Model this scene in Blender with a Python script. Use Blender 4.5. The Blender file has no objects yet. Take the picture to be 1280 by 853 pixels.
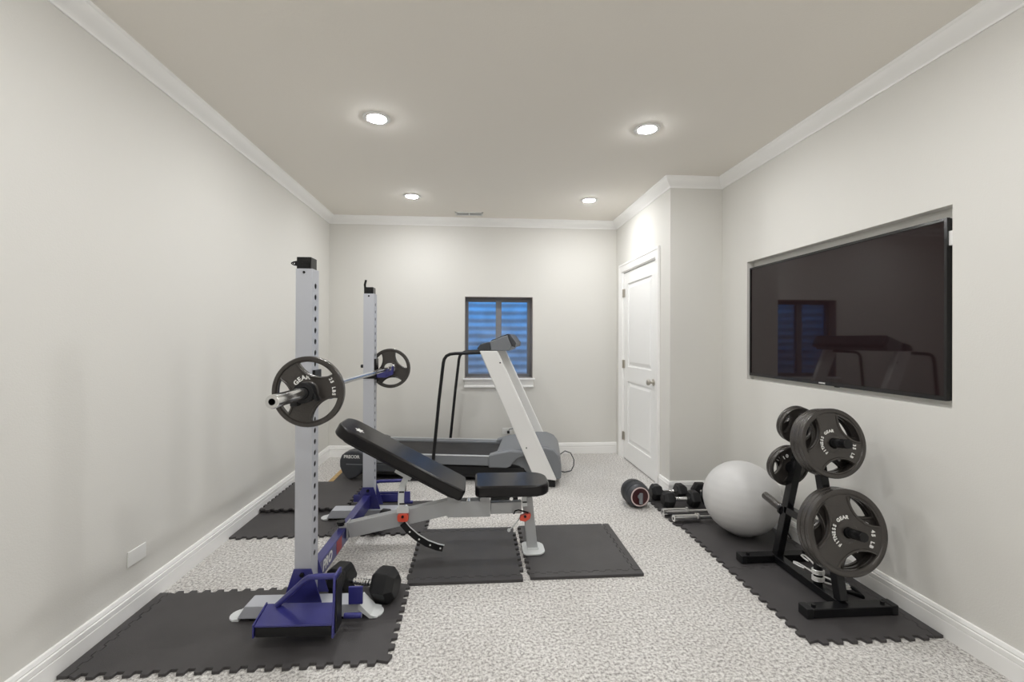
import bpy, bmesh, math, random
from math import sin, cos, pi, radians as R
from mathutils import Matrix, Vector
random.seed(4)
SC = bpy.context.scene
COL = SC.collection

# ---------------------------------------------------------------- materials
def new_mat(name):
    m = bpy.data.materials.new(name); m.use_nodes = True
    nt = m.node_tree; b = nt.nodes['Principled BSDF']
    return m, nt, b

def mat(name, col, rough=.5, metal=0., bump=0., bscale=60., spec=.5, coat=0., vary=0., vscale=8.):
    m, nt, b = new_mat(name)
    b.inputs['Base Color'].default_value = (*col, 1)
    b.inputs['Roughness'].default_value = rough
    b.inputs['Metallic'].default_value = metal
    b.inputs['Specular IOR Level'].default_value = spec
    b.inputs['Coat Weight'].default_value = coat
    tc = nt.nodes.new('ShaderNodeTexCoord')
    if bump:
        n = nt.nodes.new('ShaderNodeTexNoise'); n.inputs['Scale'].default_value = bscale
        n.inputs['Detail'].default_value = 3
        bp = nt.nodes.new('ShaderNodeBump'); bp.inputs['Strength'].default_value = bump
        bp.inputs['Distance'].default_value = .002
        nt.links.new(tc.outputs['Object'], n.inputs['Vector'])
        nt.links.new(n.outputs['Fac'], bp.inputs['Height'])
        nt.links.new(bp.outputs['Normal'], b.inputs['Normal'])
    if vary:
        n = nt.nodes.new('ShaderNodeTexNoise'); n.inputs['Scale'].default_value = vscale
        n.inputs['Detail'].default_value = 4
        r = nt.nodes.new('ShaderNodeValToRGB')
        r.color_ramp.elements[0].position = .3; r.color_ramp.elements[1].position = .7
        r.color_ramp.elements[0].color = (*[c * (1 - vary) for c in col], 1)
        r.color_ramp.elements[1].color = (*[min(1, c * (1 + vary)) for c in col], 1)
        nt.links.new(tc.outputs['Object'], n.inputs['Vector'])
        nt.links.new(n.outputs['Fac'], r.inputs['Fac'])
        nt.links.new(r.outputs['Color'], b.inputs['Base Color'])
    return m

WALL = mat('wall_paint', (.71, .698, .662), .75, bump=.25, bscale=140, spec=.25)
CEIL = mat('ceiling_paint', (.87, .835, .775), .85, bump=.25, bscale=120, spec=.2)
TRIM = mat('white_trim_paint', (.92, .915, .90), .38, spec=.4)
DOORM = mat('white_door_paint', (.91, .91, .90), .35, bump=.05, bscale=90)
RUBBER = mat('foam_rubber', (.060, .056, .057), .5, bump=.5, bscale=300, vary=.12, vscale=5, spec=.4)
RUBBER2 = mat('thick_foam_rubber', (.055, .052, .053), .45, bump=.5, bscale=260, vary=.15, vscale=6, spec=.45)
SILVER = mat('silver_powder_coat', (.52, .535, .58), .38, .2, bump=.08, bscale=400)
GREYP = mat('grey_powder_coat', (.45, .46, .47), .38, .2, bump=.05, bscale=400)
FOOTW = mat('light_grey_plastic', (.66, .68, .68), .4)
BLUE = mat('blue_powder_coat', (.035, .035, .20), .28, .1, spec=.6, coat=.3)
BLACKM = mat('black_gloss_metal', (.008, .008, .009), .22, .0, spec=.32)
BLACKS = mat('black_satin_plastic', (.012, .012, .013), .42, spec=.3)
CHROME = mat('chrome', (.78, .78, .78), .13, 1.)
WIRE = mat('bright_zinc_wire', (.85, .85, .84), .3, .6)
STEEL = mat('satin_nickel', (.55, .52, .47), .28, 1.)
IRON = mat('grey_enamelled_iron', (.050, .044, .040), .21, .2, bump=.6, bscale=150, spec=.75)
VINYL = mat('black_vinyl', (.007, .006, .0065), .25, bump=.10, bscale=30, spec=.32, coat=.05)
RUBHEX = mat('black_rubber_heads', (.014, .014, .015), .45, spec=.3, bump=.2, bscale=200)
WHITE = mat('white_lettering', (.85, .85, .83), .5)
WHITEP = mat('white_plastic', (.82, .82, .80), .35)
DARK = mat('hollow_shade', (.006, .006, .006), .8)  # near-black stands in for the shade inside hollows and slots
ORANGE = mat('orange_plastic', (.72, .09, .05), .35)
RED = mat('red_decal', (.35, .03, .04), .4)
BALLM = mat('pearl_grey_vinyl', (.60, .595, .59), .33, bump=.15, bscale=250, spec=.4, vary=.04, vscale=3)
TGREY = mat('treadmill_grey_plastic', (.19, .20, .215), .42, bump=.1, bscale=300)
TDARK = mat('treadmill_charcoal_plastic', (.045, .048, .055), .4, bump=.1, bscale=300)
TSILV = mat('treadmill_silver_panel', (.86, .855, .84), .36, .1)
TLIGHT = mat('treadmill_rail_edge', (.62, .63, .64), .4, .2)
BELT = mat('running_belt', (.045, .043, .043), .7, spec=.2, bump=.3, bscale=500, vary=.15, vscale=10)
BLACKG = mat('black_glass_bezel', (.008, .008, .009), .18, spec=.6)
TAN = mat('tan_edge_colour', (.50, .33, .14), .7, vary=.2, vscale=20)
JAMB_SHADE = mat('window_jamb', (.30, .26, .23), .5)  # grey-brown puts the reveal's shading and bluish light into the colour
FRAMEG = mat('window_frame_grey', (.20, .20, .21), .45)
WRED = mat('dark_red_plastic', (.055, .012, .014), .3)
PINKR = mat('pale_ring', (.75, .62, .60), .4)
WELL = mat('galvanised_window_well', (.62, .70, .80), .55, .1, vary=.15, vscale=5)
CONC = mat('gravel', (.3, .3, .3), .9, vary=.4, vscale=40)

# carpet
CARPET, nt, b = new_mat('speckled_carpet')
tc = nt.nodes.new('ShaderNodeTexCoord')
n1 = nt.nodes.new('ShaderNodeTexNoise'); n1.inputs['Scale'].default_value = 75; n1.inputs['Detail'].default_value = 6; n1.inputs['Roughness'].default_value = .78
n2 = nt.nodes.new('ShaderNodeTexNoise'); n2.inputs['Scale'].default_value = 3.; n2.inputs['Detail'].default_value = 3
r1 = nt.nodes.new('ShaderNodeValToRGB')
e = r1.color_ramp.elements
e[0].position = .35; e[0].color = (.20, .19, .18, 1)
e[1].position = .64; e[1].color = (.90, .885, .86, 1)
x = e.new(.45); x.color = (.44, .42, .40, 1)
x = e.new(.51); x.color = (.69, .67, .645, 1)
mx = nt.nodes.new('ShaderNodeMix'); mx.data_type = 'RGBA'; mx.blend_type = 'MULTIPLY'; mx.inputs[0].default_value = 1
r2 = nt.nodes.new('ShaderNodeValToRGB')
r2.color_ramp.elements[0].position = .35; r2.color_ramp.elements[0].color = (.93, .925, .92, 1)
r2.color_ramp.elements[1].position = .65; r2.color_ramp.elements[1].color = (1, 1, 1, 1)
v1 = nt.nodes.new('ShaderNodeTexVoronoi'); v1.inputs['Scale'].default_value = 130
ad = nt.nodes.new('ShaderNodeMath'); ad.operation = 'ADD'
bp = nt.nodes.new('ShaderNodeBump'); bp.inputs['Strength'].default_value = .55; bp.inputs['Distance'].default_value = .006
for s in (n1, n2, v1): nt.links.new(tc.outputs['Object'], s.inputs['Vector'])
nt.links.new(n1.outputs['Fac'], r1.inputs['Fac']); nt.links.new(n2.outputs['Fac'], r2.inputs['Fac'])
nt.links.new(r1.outputs['Color'], mx.inputs[6]); nt.links.new(r2.outputs['Color'], mx.inputs[7])
nt.links.new(mx.outputs[2], b.inputs['Base Color'])
nt.links.new(n1.outputs['Fac'], ad.inputs[0]); nt.links.new(v1.outputs['Distance'], ad.inputs[1])
nt.links.new(ad.outputs[0], bp.inputs['Height']); nt.links.new(bp.outputs['Normal'], b.inputs['Normal'])
b.inputs['Roughness'].default_value = .95; b.inputs['Specular IOR Level'].default_value = .1
b.inputs['Sheen Weight'].default_value = .15

# tv screen: dark glossy panel with a faint haze
SCREEN, nt, b = new_mat('tv_screen_glass')
b.inputs['Base Color'].default_value = (.014, .007, .008, 1); b.inputs['Roughness'].default_value = .035
b.inputs['Specular IOR Level'].default_value = .5; b.inputs['IOR'].default_value = 1.5

# window glass
GLASS, nt, b = new_mat('window_glass')
tr = nt.nodes.new('ShaderNodeBsdfTransparent'); gl = nt.nodes.new('ShaderNodeBsdfGlossy'); gl.inputs['Roughness'].default_value = .03
mxs = nt.nodes.new('ShaderNodeMixShader'); mxs.inputs[0].default_value = .08
nt.links.new(tr.outputs[0], mxs.inputs[1]); nt.links.new(gl.outputs[0], mxs.inputs[2])
nt.links.new(mxs.outputs[0], nt.nodes['Material Output'].inputs['Surface'])

def emis(name, col, s):
    m, nt, b = new_mat(name)
    b.inputs['Base Color'].default_value = (.8, .8, .8, 1)
    b.inputs['Emission Color'].default_value = (*col, 1); b.inputs['Emission Strength'].default_value = s
    return m
LAMP_POWER = 385.
LAMP = emis('downlight_lens', (.99, .995, 1.), LAMP_POWER)

# ---------------------------------------------------------------- shapes: (verts, faces)
def T(s, M):
    v, f = s
    return ([tuple(M @ Vector(p)) for p in v], f)
def mv(s, x=0, y=0, z=0): return T(s, Matrix.Translation((x, y, z)))
def rot(s, ax, deg): return T(s, Matrix.Rotation(R(deg), 4, ax))

def box(x0, x1, y0, y1, z0, z1):
    v = [(x, y, z) for x in (x0, x1) for y in (y0, y1) for z in (z0, z1)]
    return v, [(0, 1, 3, 2), (4, 6, 7, 5), (0, 4, 5, 1), (2, 3, 7, 6), (0, 2, 6, 4), (1, 5, 7, 3)]

def prism(pts, z0, z1):
    n = len(pts)
    v = [(x, y, z0) for x, y in pts] + [(x, y, z1) for x, y in pts]
    a = sum(pts[i][0] * pts[(i + 1) % n][1] - pts[(i + 1) % n][0] * pts[i][1] for i in range(n))
    f = [tuple(range(n))[::-1], tuple(range(n, 2 * n))] + [(i, (i + 1) % n, n + (i + 1) % n, n + i) for i in range(n)]
    if a < 0: f = [t[::-1] for t in f]
    return v, f

def prism_xz(pts, y0, y1):       # outline in x,z extruded along y
    v, f = prism(pts, y0, y1)
    return [(x, z, y) for x, y, z in v], [t[::-1] for t in f]

def prism_yz(pts, x0, x1):
    v, f = prism(pts, x0, x1)
    return [(z, x, y) for x, y, z in v], f

def holed(loops, z0, z1):        # outline with holes: a filled 2-D curve turned into a mesh
    cu = bpy.data.curves.new('t', 'CURVE'); cu.dimensions = '2D'; cu.fill_mode = 'BOTH'; cu.extrude = (z1 - z0) / 2
    for l in loops:
        sp = cu.splines.new('POLY'); sp.points.add(len(l) - 1); sp.use_cyclic_u = True
        for p, q in zip(sp.points, l): p.co = (q[0], q[1], 0, 1)
    return curve_shape(cu, (z0 + z1) / 2)

def curve_shape(cu, dz=0):
    o = bpy.data.objects.new('t', cu); COL.objects.link(o)
    dg = bpy.context.evaluated_depsgraph_get(); dg.update()
    me = bpy.data.meshes.new_from_object(o.evaluated_get(dg))
    v = [(p.co.x, p.co.y, p.co.z + dz) for p in me.vertices]; f = [tuple(p.vertices) for p in me.polygons]
    bpy.data.objects.remove(o); bpy.data.meshes.remove(me); bpy.data.curves.remove(cu)
    return v, f

def text(s, size, ext=.0008, bold=.0, shear=0.):
    cu = bpy.data.curves.new('t', 'FONT'); cu.body = s; cu.size = size; cu.extrude = ext
    cu.offset = bold; cu.align_x = 'CENTER'; cu.align_y = 'CENTER'; cu.shear = shear; cu.resolution_u = 3
    return curve_shape(cu)

def frame_of(d):
    d = Vector(d).normalized(); up = Vector((0, 0, 1)) if abs(d.z) < .9 else Vector((1, 0, 0))
    a = d.cross(up).normalized(); return a, a.cross(d).normalized()

def tube(pts, r, seg=12, closed=False, rad=None):
    P = [Vector(p) for p in pts]; n = len(P); v = []; f = []; a0 = None
    for i, p in enumerate(P):
        if closed: d = P[(i + 1) % n] - P[i - 1]
        else: d = P[min(i + 1, n - 1)] - P[max(i - 1, 0)]
        d.normalize()
        if a0 is None: a, b = frame_of(d)
        else:
            a = (a0 - d * a0.dot(d)).normalized(); b = a.cross(d)
        a0 = a; rr = rad[i] if rad else r
        for k in range(seg):
            t = 2 * pi * k / seg; v.append(tuple(p + a * cos(t) * rr + b * sin(t) * rr))
    for i in range(n if closed else n - 1):
        for k in range(seg):
            j = (i + 1) % n
            f.append((i * seg + k, i * seg + (k + 1) % seg, j * seg + (k + 1) % seg, j * seg + k))
    if not closed: f += [tuple(range(seg))[::-1], tuple(range((n - 1) * seg, n * seg))]
    return v, f

def cyl(p0, p1, r, seg=32, r2=None): return tube([p0, p1], r, seg, rad=[r, r if r2 is None else r2])

def bar(p0, p1, w, h):           # rectangular bar, w sideways, h upwards
    p0, p1 = Vector(p0), Vector(p1); a, b = frame_of(p1 - p0); v = []
    for p in (p0, p1):
        for s, t in ((-1, -1), (1, -1), (1, 1), (-1, 1)): v.append(tuple(p + a * s * w / 2 + b * t * h / 2))
    return v, [(0, 1, 2, 3), (7, 6, 5, 4)] + [(i, i + 4, (i + 1) % 4 + 4, (i + 1) % 4) for i in range(4)]

def lathe(prof, seg=48):         # (r, z) profile round z
    v = []; f = []; n = len(prof)
    for k in range(seg):
        t = 2 * pi * k / seg
        for r, z in prof: v.append((r * cos(t), r * sin(t), z))
    for k in range(seg):
        for i in range(n - 1):
            a = k * n + i; b2 = ((k + 1) % seg) * n + i
            f.append((a, b2, b2 + 1, a + 1))
    return v, f

def ring(r0, r1, z0, z1, seg=64): return lathe([(r0, z0), (r1, z0), (r1, z1), (r0, z1), (r0, z0)], seg)

def rrect(x0, x1, y0, y1, r, seg=6):
    if not isinstance(r, (tuple, list)): r = [r] * 4      # corners: x0y0, x1y0, x1y1, x0y1
    out = []
    for (cx, cy, a), q in zip(((x0, y0, 180), (x1, y0, 270), (x1, y1, 0), (x0, y1, 90)), r):
        sx = 1 if cx == x0 else -1; sy = 1 if cy == y0 else -1
        for k in range(seg + 1):
            t = R(a + 90 * k / seg); out.append((cx + sx * q + q * cos(t), cy + sy * q + q * sin(t)))
    return out

def circ(cx, cy, r, seg=24, ph=0): return [(cx + r * cos(2 * pi * k / seg + ph), cy + r * sin(2 * pi * k / seg + ph)) for k in range(seg)]

def sweep(path, prof, closed=False):   # path in x,y with the room on its left; profile (offset into the room, z)
    P = [Vector(p) for p in path]; n = len(P); v = []; f = []; m = len(prof)
    def nrm(a, b2):
        d = (b2 - a).normalized(); return Vector((-d.y, d.x))
    for i, p in enumerate(P):
        if closed or 0 < i < n - 1:
            n0, n1 = nrm(P[i - 1], p), nrm(p, P[(i + 1) % n]); q = (n0 + n1); q = q / (q.dot(n1))
        else: q = nrm(P[0], P[1]) if i == 0 else nrm(P[-2], P[-1])
        for o, z in prof: v.append((p.x + q.x * o, p.y + q.y * o, z))
    for i in range(n if closed else n - 1):
        j = (i + 1) % n
        for k in range(m): f.append((i * m + k, j * m + k, j * m + (k + 1) % m, i * m + (k + 1) % m))
    if not closed: f += [tuple(range(m)), tuple(range((n - 1) * m, n * m))[::-1]]
    return v, f

def arc(cx, cy, r, a0, a1, n=12): return [(cx + r * cos(R(a0 + (a1 - a0) * k / n)), cy + r * sin(R(a0 + (a1 - a0) * k / n))) for k in range(n + 1)]

# ---------------------------------------------------------------- objects
def build(name, shapes, m, parent=None, bevel=0, bseg=3, smooth=35, loc=None, rotz=0, angle=40):
    """ONE mesh object out of the shapes; an entry may be (shape, material) for a second colour."""
    mats = [m]; bm_v = []; bm_f = []; mi = []
    if isinstance(shapes, tuple): shapes = [shapes]
    for s in shapes:
        mm = m
        if isinstance(s[1], bpy.types.Material): s, mm = s
        if mm not in mats: mats.append(mm)
        k = len(bm_v); bm_v += s[0]
        for f in s[1]: bm_f.append(tuple(i + k for i in f)); mi.append(mats.index(mm))
    me = bpy.data.meshes.new(name); me.from_pydata(bm_v, [], bm_f)
    for x in mats: me.materials.append(x)
    for p, i in zip(me.polygons, mi): p.material_index = i
    bm = bmesh.new(); bm.from_mesh(me); bmesh.ops.recalc_face_normals(bm, faces=bm.faces); bm.to_mesh(me); bm.free()
    me.update(); me.shade_smooth(); me.set_sharp_from_angle(angle=R(smooth))
    o = bpy.data.objects.new(name, me); COL.objects.link(o)
    if bevel:
        md = o.modifiers.new('bevel', 'BEVEL'); md.width = bevel; md.segments = bseg
        md.limit_method = 'ANGLE'; md.angle_limit = R(angle); md.harden_normals = True
    if parent: o.parent = parent
    if loc: o.location = loc
    if rotz: o.rotation_euler.z = R(rotz)
    return o

def tag(o, label, cat, group=None, kind=None):
    if label: o['label'] = label
    if cat: o['category'] = cat
    if group: o['group'] = group
    if kind: o['kind'] = kind
    return o

def thing(name, label, cat, loc=(0, 0, 0), rotz=0, group=None):
    o = bpy.data.objects.new(name, None); COL.objects.link(o); o.empty_display_size = .05
    o.location = loc; o.rotation_euler.z = R(rotz)
    return tag(o, label, cat, group)

def copy_tree(o, parent=None):
    c = o.copy(); COL.objects.link(c)
    if parent: c.parent = parent
    for ch in [x for x in bpy.data.objects if x.parent == o]: copy_tree(ch, c)
    return c

def struct(name, shapes, m, **k):
    o = build(name, shapes, m, **k)
    if not o.parent: o['kind'] = 'structure'
    return o

# ---------------------------------------------------------------- the room
XL, XR, XC, YB, YC, YF, ZC = -1.616, 2.078, 1.627, 5.103, 3.663, -2.3, 2.668
struct('floor', box(XL - .12, XR + .25, YF - .12, YB + .12, -.1, 0), CARPET)
struct('ceiling', box(XL - .12, XR + .25, YF - .12, YB + .14, ZC, ZC + .1), CEIL)
struct('wall_left', box(XL - .12, XL, YF - .12, YB + .12, 0, ZC), WALL)
# back wall with the window opening
WX0, WX1, WZ0, WZ1 = -.122, .652, .866, 1.790
s = holed([[(XL, 0), (XC + .12, 0), (XC + .12, ZC), (XL, ZC)], [(WX0, WZ0), (WX1, WZ0), (WX1, WZ1), (WX0, WZ1)]], 0, .12)
struct('wall_back', T(s, Matrix(((1, 0, 0, 0), (0, 0, 1, YB), (0, 1, 0, 0), (0, 0, 0, 1)))), WALL, smooth=20)
# right wall with the television niche
NY0, NY1, NZ0, NZ1 = 1.822, 3.312, 1.010, 1.906
s = holed([[(YF, 0), (YC + .1, 0), (YC + .1, ZC), (YF, ZC)], [(NY0, NZ0), (NY1, NZ0), (NY1, NZ1), (NY0, NZ1)]], 0, .055)
s = T(s, Matrix(((0, 0, 1, XR), (1, 0, 0, 0), (0, 1, 0, 0), (0, 0, 0, 1))))
struct('wall_right', [s, box(XR + .0552, XR + .16, YF, YC + .1, 0, ZC)], WALL, smooth=20)
struct('wall_front', box(XL - .12, XR + .25, YF - .12, YF, 0, ZC), WALL)
# closet: face towards the camera and the wall that holds the door
DY0, DY1, DZ = 3.955, 4.885, 2.055
struct('wall_closet_front', box(XC, XR, YC, YC + .1, 0, ZC), WALL)
struct('wall_closet_side', [box(XC, XC + .11, YC + .1, DY0, 0, ZC), box(XC, XC + .11, DY1, YB, 0, ZC), box(XC, XC + .11, DY0, DY1, DZ, ZC)], WALL, smooth=20)

struct('wall_closet_back', box(XR + .1, XR + .16, YC + .05, YB + .12, 0, ZC), WALL)
struct('wall_closet_end', box(XC + .12, XR + .16, YB, YB + .12, 0, ZC), WALL)
# crown moulding round the room
rp = [(XL, YB), (XL, YF), (XR, YF), (XR, YC), (XC, YC), (XC, YB)]
crown = [(0, ZC), (0, 2.583), (.007, 2.583), (.009, 2.592), (.013, 2.597), (.020, 2.603), (.034, 2.613), (.049, 2.628), (.057, 2.642), (.060, 2.652), (.064, 2.656), (.066, 2.661), (.066, ZC)]
struct('trim_1', sweep(rp, crown, True), TRIM, smooth=25)
# baseboards
bp_ = [(0, 0), (.016, 0), (.016, .072), (.012, .0745), (.012, .077), (.0165, .080), (.0165, .099), (.0115, .102), (.0115, .105), (.014, .108), (.009, .122), (.0, .124)]
struct('baseboard_left', sweep([(XC - .0, YB), (XL, YB), (XL, YF)], bp_), TRIM, smooth=20)
struct('baseboard_right', sweep([(XR, YF), (XR, YC), (XC, YC), (XC, DY0 - .095)], bp_), TRIM, smooth=20)
struct('baseboard_front', sweep([(XL, YF), (XR, YF)], bp_), TRIM, smooth=20)

# door
door = thing('door_1', None, None); door['kind'] = 'structure'
def casing(y0, y1, z0, z1, vert):
    # stepped flat casing 85 mm wide on the wall face, projecting to -x
    if vert == 'v0': prof = [(y0, 0), (y0, -.02), (y0 + .018, -.02), (y0 + .025, -.015), (y1 - .012, -.011), (y1, -.009), (y1, 0)]
    else: prof = [(y1, 0), (y1, -.02), (y1 - .018, -.02), (y1 - .025, -.015), (y0 + .012, -.011), (y0, -.009), (y0, 0)]
    v, f = prism([(XC + p[1], p[0]) for p in prof], z0, z1)
    return v, f
build('door_casing', casing(DY0 - .085, DY0, 0, DZ + .085, 'v0'), TRIM, door, smooth=20)
build('door_casing', casing(DY1, DY1 + .085, 0, DZ + .085, 'v1'), TRIM, door, smooth=20)
hd = [(DZ + .085, 0), (DZ + .085, -.0205), (DZ + .067, -.0205), (DZ + .06, -.0155), (DZ + .012, -.0115), (DZ, -.0095), (DZ, 0)]
v, f = prism([(XC + p[1], p[0]) for p in hd], DY0 - .0855, DY1 + .0855)
build('door_head_casing', ([(a, c, b2) for a, b2, c in v], f), TRIM, door, smooth=20)
build('door_jamb', [box(XC, XC + .11, DY0, DY0 + .012, 0, DZ), box(XC, XC + .11, DY1 - .012, DY1, 0, DZ), box(XC, XC + .11, DY0, DY1, DZ - .012, DZ),
                    box(XC + .052, XC + .07, DY0, DY0 + .03, 0, DZ), box(XC + .052, XC + .07, DY1 - .03, DY1, 0, DZ)], TRIM, door)
# slab with two raised panels: a frame with two openings, recessed backs and raised fields
sy0, sy1, sz0, sz1, sx = DY0 + .015, DY1 - .015, .012, DZ - .016, XC + .012
pan = [(sy0 + .125, sy1 - .125, .20, .86), (sy0 + .125, sy1 - .125, 1.02, sz1 - .125)]
def o2(l): return T(holed(l[0], l[1], l[2]), Matrix(((0, 0, 1, 0), (1, 0, 0, 0), (0, 1, 0, 0), (0, 0, 0, 1))))
def rc(a, b2, c, d): return [(a, c), (b2, c), (b2, d), (a, d)]
sl = [o2(([rc(sy0, sy1, sz0, sz1)] + [rc(*p) for p in pan], sx, sx + .036)), box(sx + .011, sx + .03, sy0 + .02, sy1 - .02, .05, sz1 - .05)]
for a, b2, c, d in pan:
    # sloping field
    g = .018; h = .05
    v = [(sx + .011, a + g, c + g), (sx + .011, b2 - g, c + g), (sx + .011, b2 - g, d - g), (sx + .011, a + g, d - g),
         (sx + .002, a + h, c + h), (sx + .002, b2 - h, c + h), (sx + .002, b2 - h, d - h), (sx + .002, a + h, d - h)]
    sl.append((v, [(4, 5, 6, 7), (0, 1, 5, 4), (1, 2, 6, 5), (2, 3, 7, 6), (3, 0, 4, 7)]))
slab = build('door_slab', sl, DOORM, door, smooth=15)
kn = [(0, 0), (.031, 0), (.033, .003), (.031, .007), (.013, .010), (.011, .028), (.018, .034), (.027, .042), (.029, .052), (.026, .061), (.016, .067), (0, .069)]
build('door_knob', mv(rot(lathe(kn, 32), 'Y', -90), sx, DY0 + .085, .915), STEEL, slab)
for z in (.25, 1.04, 1.82):
    build('hinge', [cyl((XC + .002, DY1 - .008, z - .045), (XC + .002, DY1 - .008, z + .045), .008, 12), box(XC + .004, sx + .001, DY1 - .05, DY1 - .01, z - .044, z + .044)], STEEL, slab)

# window: jamb, frame, mullion, panes, sill
win = thing('window_1', None, None); win['kind'] = 'structure'
wd = YB + .12
build('window_jamb', [box(WX0, WX0 + .006, YB + .004, wd + .08, WZ0, WZ1), box(WX1 - .006, WX1, YB + .004, wd + .08, WZ0, WZ1), box(WX0, WX1, YB + .004, wd + .08, WZ1 - .006, WZ1), box(WX0, WX1, YB + .004, wd + .08, WZ0, WZ0 + .006)], JAMB_SHADE, win)
fy0, fy1 = wd - .01, wd + .04
fr = holed([rc(WX0 + .005, WX1 - .005, WZ0 + .005, WZ1 - .005), rc(WX0 + .04, .235, WZ0 + .04, WZ1 - .05), rc(.300, WX1 - .05, WZ0 + .04, WZ1 - .05)], 0, .05)
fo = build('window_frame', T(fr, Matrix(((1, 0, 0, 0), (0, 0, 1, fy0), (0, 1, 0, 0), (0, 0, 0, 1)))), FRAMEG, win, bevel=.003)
build('window_pane', box(WX0 + .035, .24, fy0 + .02, fy0 + .024, WZ0 + .035, WZ1 - .045), GLASS, win)
build('window_pane', box(.295, WX1 - .045, fy0 + .02, fy0 + .024, WZ0 + .035, WZ1 - .045), GLASS, win)
build('window_sill', [box(WX0 - .018, WX1 + .022, YB - .035, YB + .0, WZ0 - .020, WZ0), box(WX0, WX1, YB, YB + .12, WZ0 - .015, WZ0 + .001)], TRIM, win, bevel=.004)
build('window_apron', [box(WX0 - .004, WX1 + .006, YB - .012, YB, WZ0 - .085, WZ0 - .020), box(WX0 - .006, WX1 + .008, YB - .02, YB, WZ0 - .105, WZ0 - .085)], TRIM, win, bevel=.004)

# window well outside
pts = []; cx, cy, rx, ry = .27, YB + .2, .85, .62
seg = 40; rows = 150; v = []; f = []
for j in range(rows + 1):
    z = .35 + 1.75 * j / rows; off = .010 * sin(2 * pi * z / .10)
    for i in range(seg + 1):
        t = pi * i / seg; v.append((cx + (rx + off) * cos(t), cy + (ry + off) * sin(t), z))
for j in range(rows):
    for i in range(seg):
        a = j * (seg + 1) + i; f.append((a, a + 1, a + seg + 2, a + seg + 1))
struct('wall_window_well', (v, f), WELL, smooth=60)
struct('ground_window_well', prism([(cx + .95 * cos(R(t)), cy - .08 + .8 * sin(R(t))) for t in range(0, 181, 10)], .30, .36), CONC)

# ---------------------------------------------------------------- ceiling fittings
def downlight(x, y, label):
    t = thing('recessed_downlight', label, 'ceiling light', (x, y, ZC), 0, 'recessed downlights')
    build('trim_ring', lathe([(.056, -.004), (.060, -.007), (.082, -.004), (.085, 0), (.056, 0), (.056, -.004)], 40), WHITEP, t)
    build('lens', lathe([(.0001, -.0155), (.018, -.0148), (.036, -.0118), (.049, -.0070), (.055, -.0030), (.055, -.0005), (.0001, -.0005)], 32), LAMP, t)
    return t
LX = (-.61, 1.098)
for x, y, l in ((LX[0], 2.815, 'round recessed ceiling light, the large one nearer the left wall'),
                (LX[1], 2.825, 'round recessed ceiling light, the large one nearer the television wall'),
                (LX[0] + .003, 4.33, 'small far recessed ceiling light to the left of the ceiling vent'),
                (LX[1] + .003, 4.315, 'small far recessed ceiling light near the white door')):
    downlight(x, y, l)
for x, y, l in ((LX[0], 1.30, 'added unseen recessed ceiling light above the front left floor mat'), (LX[1], 1.30, 'added unseen recessed ceiling light above the near end of the television'),
                (LX[0], -.35, 'added unseen recessed ceiling light at the entrance end, left side'), (LX[1], -.35, 'added unseen recessed ceiling light at the entrance end, right side')):
    downlight(x, y, l)  # lamps out of view, added to even out the room's light
vt = thing('ceiling_vent', 'small white rectangular air vent in the ceiling near the back wall', 'vent', (-.072, 4.885, ZC), 0)
vs = [box(-.15, .15, -.065, -.045, -.006, 0), box(-.15, .15, .045, .065, -.006, 0), box(-.15, -.13, -.065, .065, -.006, 0), box(.13, .15, -.065, .065, -.006, 0), box(-.006, .006, -.05, .05, -.006, 0)]
build('vent_frame', vs, WHITEP, vt)
build('vent_louvres', [bar((-.13, -.035 + .018 * k, -.004), (.13, -.035 + .018 * k, -.004), .012, .0015) for k in range(5)], GREYP, vt)
build('duct_shade', box(-.13, .13, -.046, .046, -.0008, -.0002), DARK, vt)  # near-black sheet paints the shade of the opening behind the louvres

# ---------------------------------------------------------------- television
tv = thing('television', 'large black flat screen television set into the niche in the right wall', 'television', (2.0985, 2.583, 1.040))
W2, HT = .722, .818
build('casing', box(.010, .026, -W2, W2, 0, HT), BLACKS, tv, bevel=.004)
build('bezel', T(holed([rc(-W2 - .001, W2 + .001, -.001, HT + .001), rc(-W2 + .011, W2 - .011, .019, HT - .012)], -.004, .012), Matrix(((0, 0, 1, 0), (1, 0, 0, 0), (0, 1, 0, 0), (0, 0, 0, 1)))), BLACKG, tv, bevel=.0015)
build('screen', box(.001, .009, -W2 + .01, W2 - .01, .018, HT - .011), SCREEN, tv)
build('logo', T(text('SAMSUNG', .011, .0006, .0003), Matrix(((0, 0, -1, -.0048), (-1, 0, 0, .0), (0, 1, 0, .0095), (0, 0, 0, 1)))), WHITE, tv)
build('sensor', box(-.002, .012, -.115, -.09, -.006, 0), BLACKS, tv)
build('wall_bracket', [box(.026, .034, -.3, .3, .2, .6)], BLACKM, tv)
build('side_box', box(.004, .034, -W2 - .026, -W2 - .001, HT - .125, HT - .06), WHITEP, tv, bevel=.002)

# ---------------------------------------------------------------- wall outlets
def outlet(name, label, loc, rotz, n=1):
    t = thing(name, label, 'outlet', loc, rotz)
    build('cover_plate', box(-.058, .058, -.006, 0, -.036, .036), WHITEP, t, bevel=.003)
    return t
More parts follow.
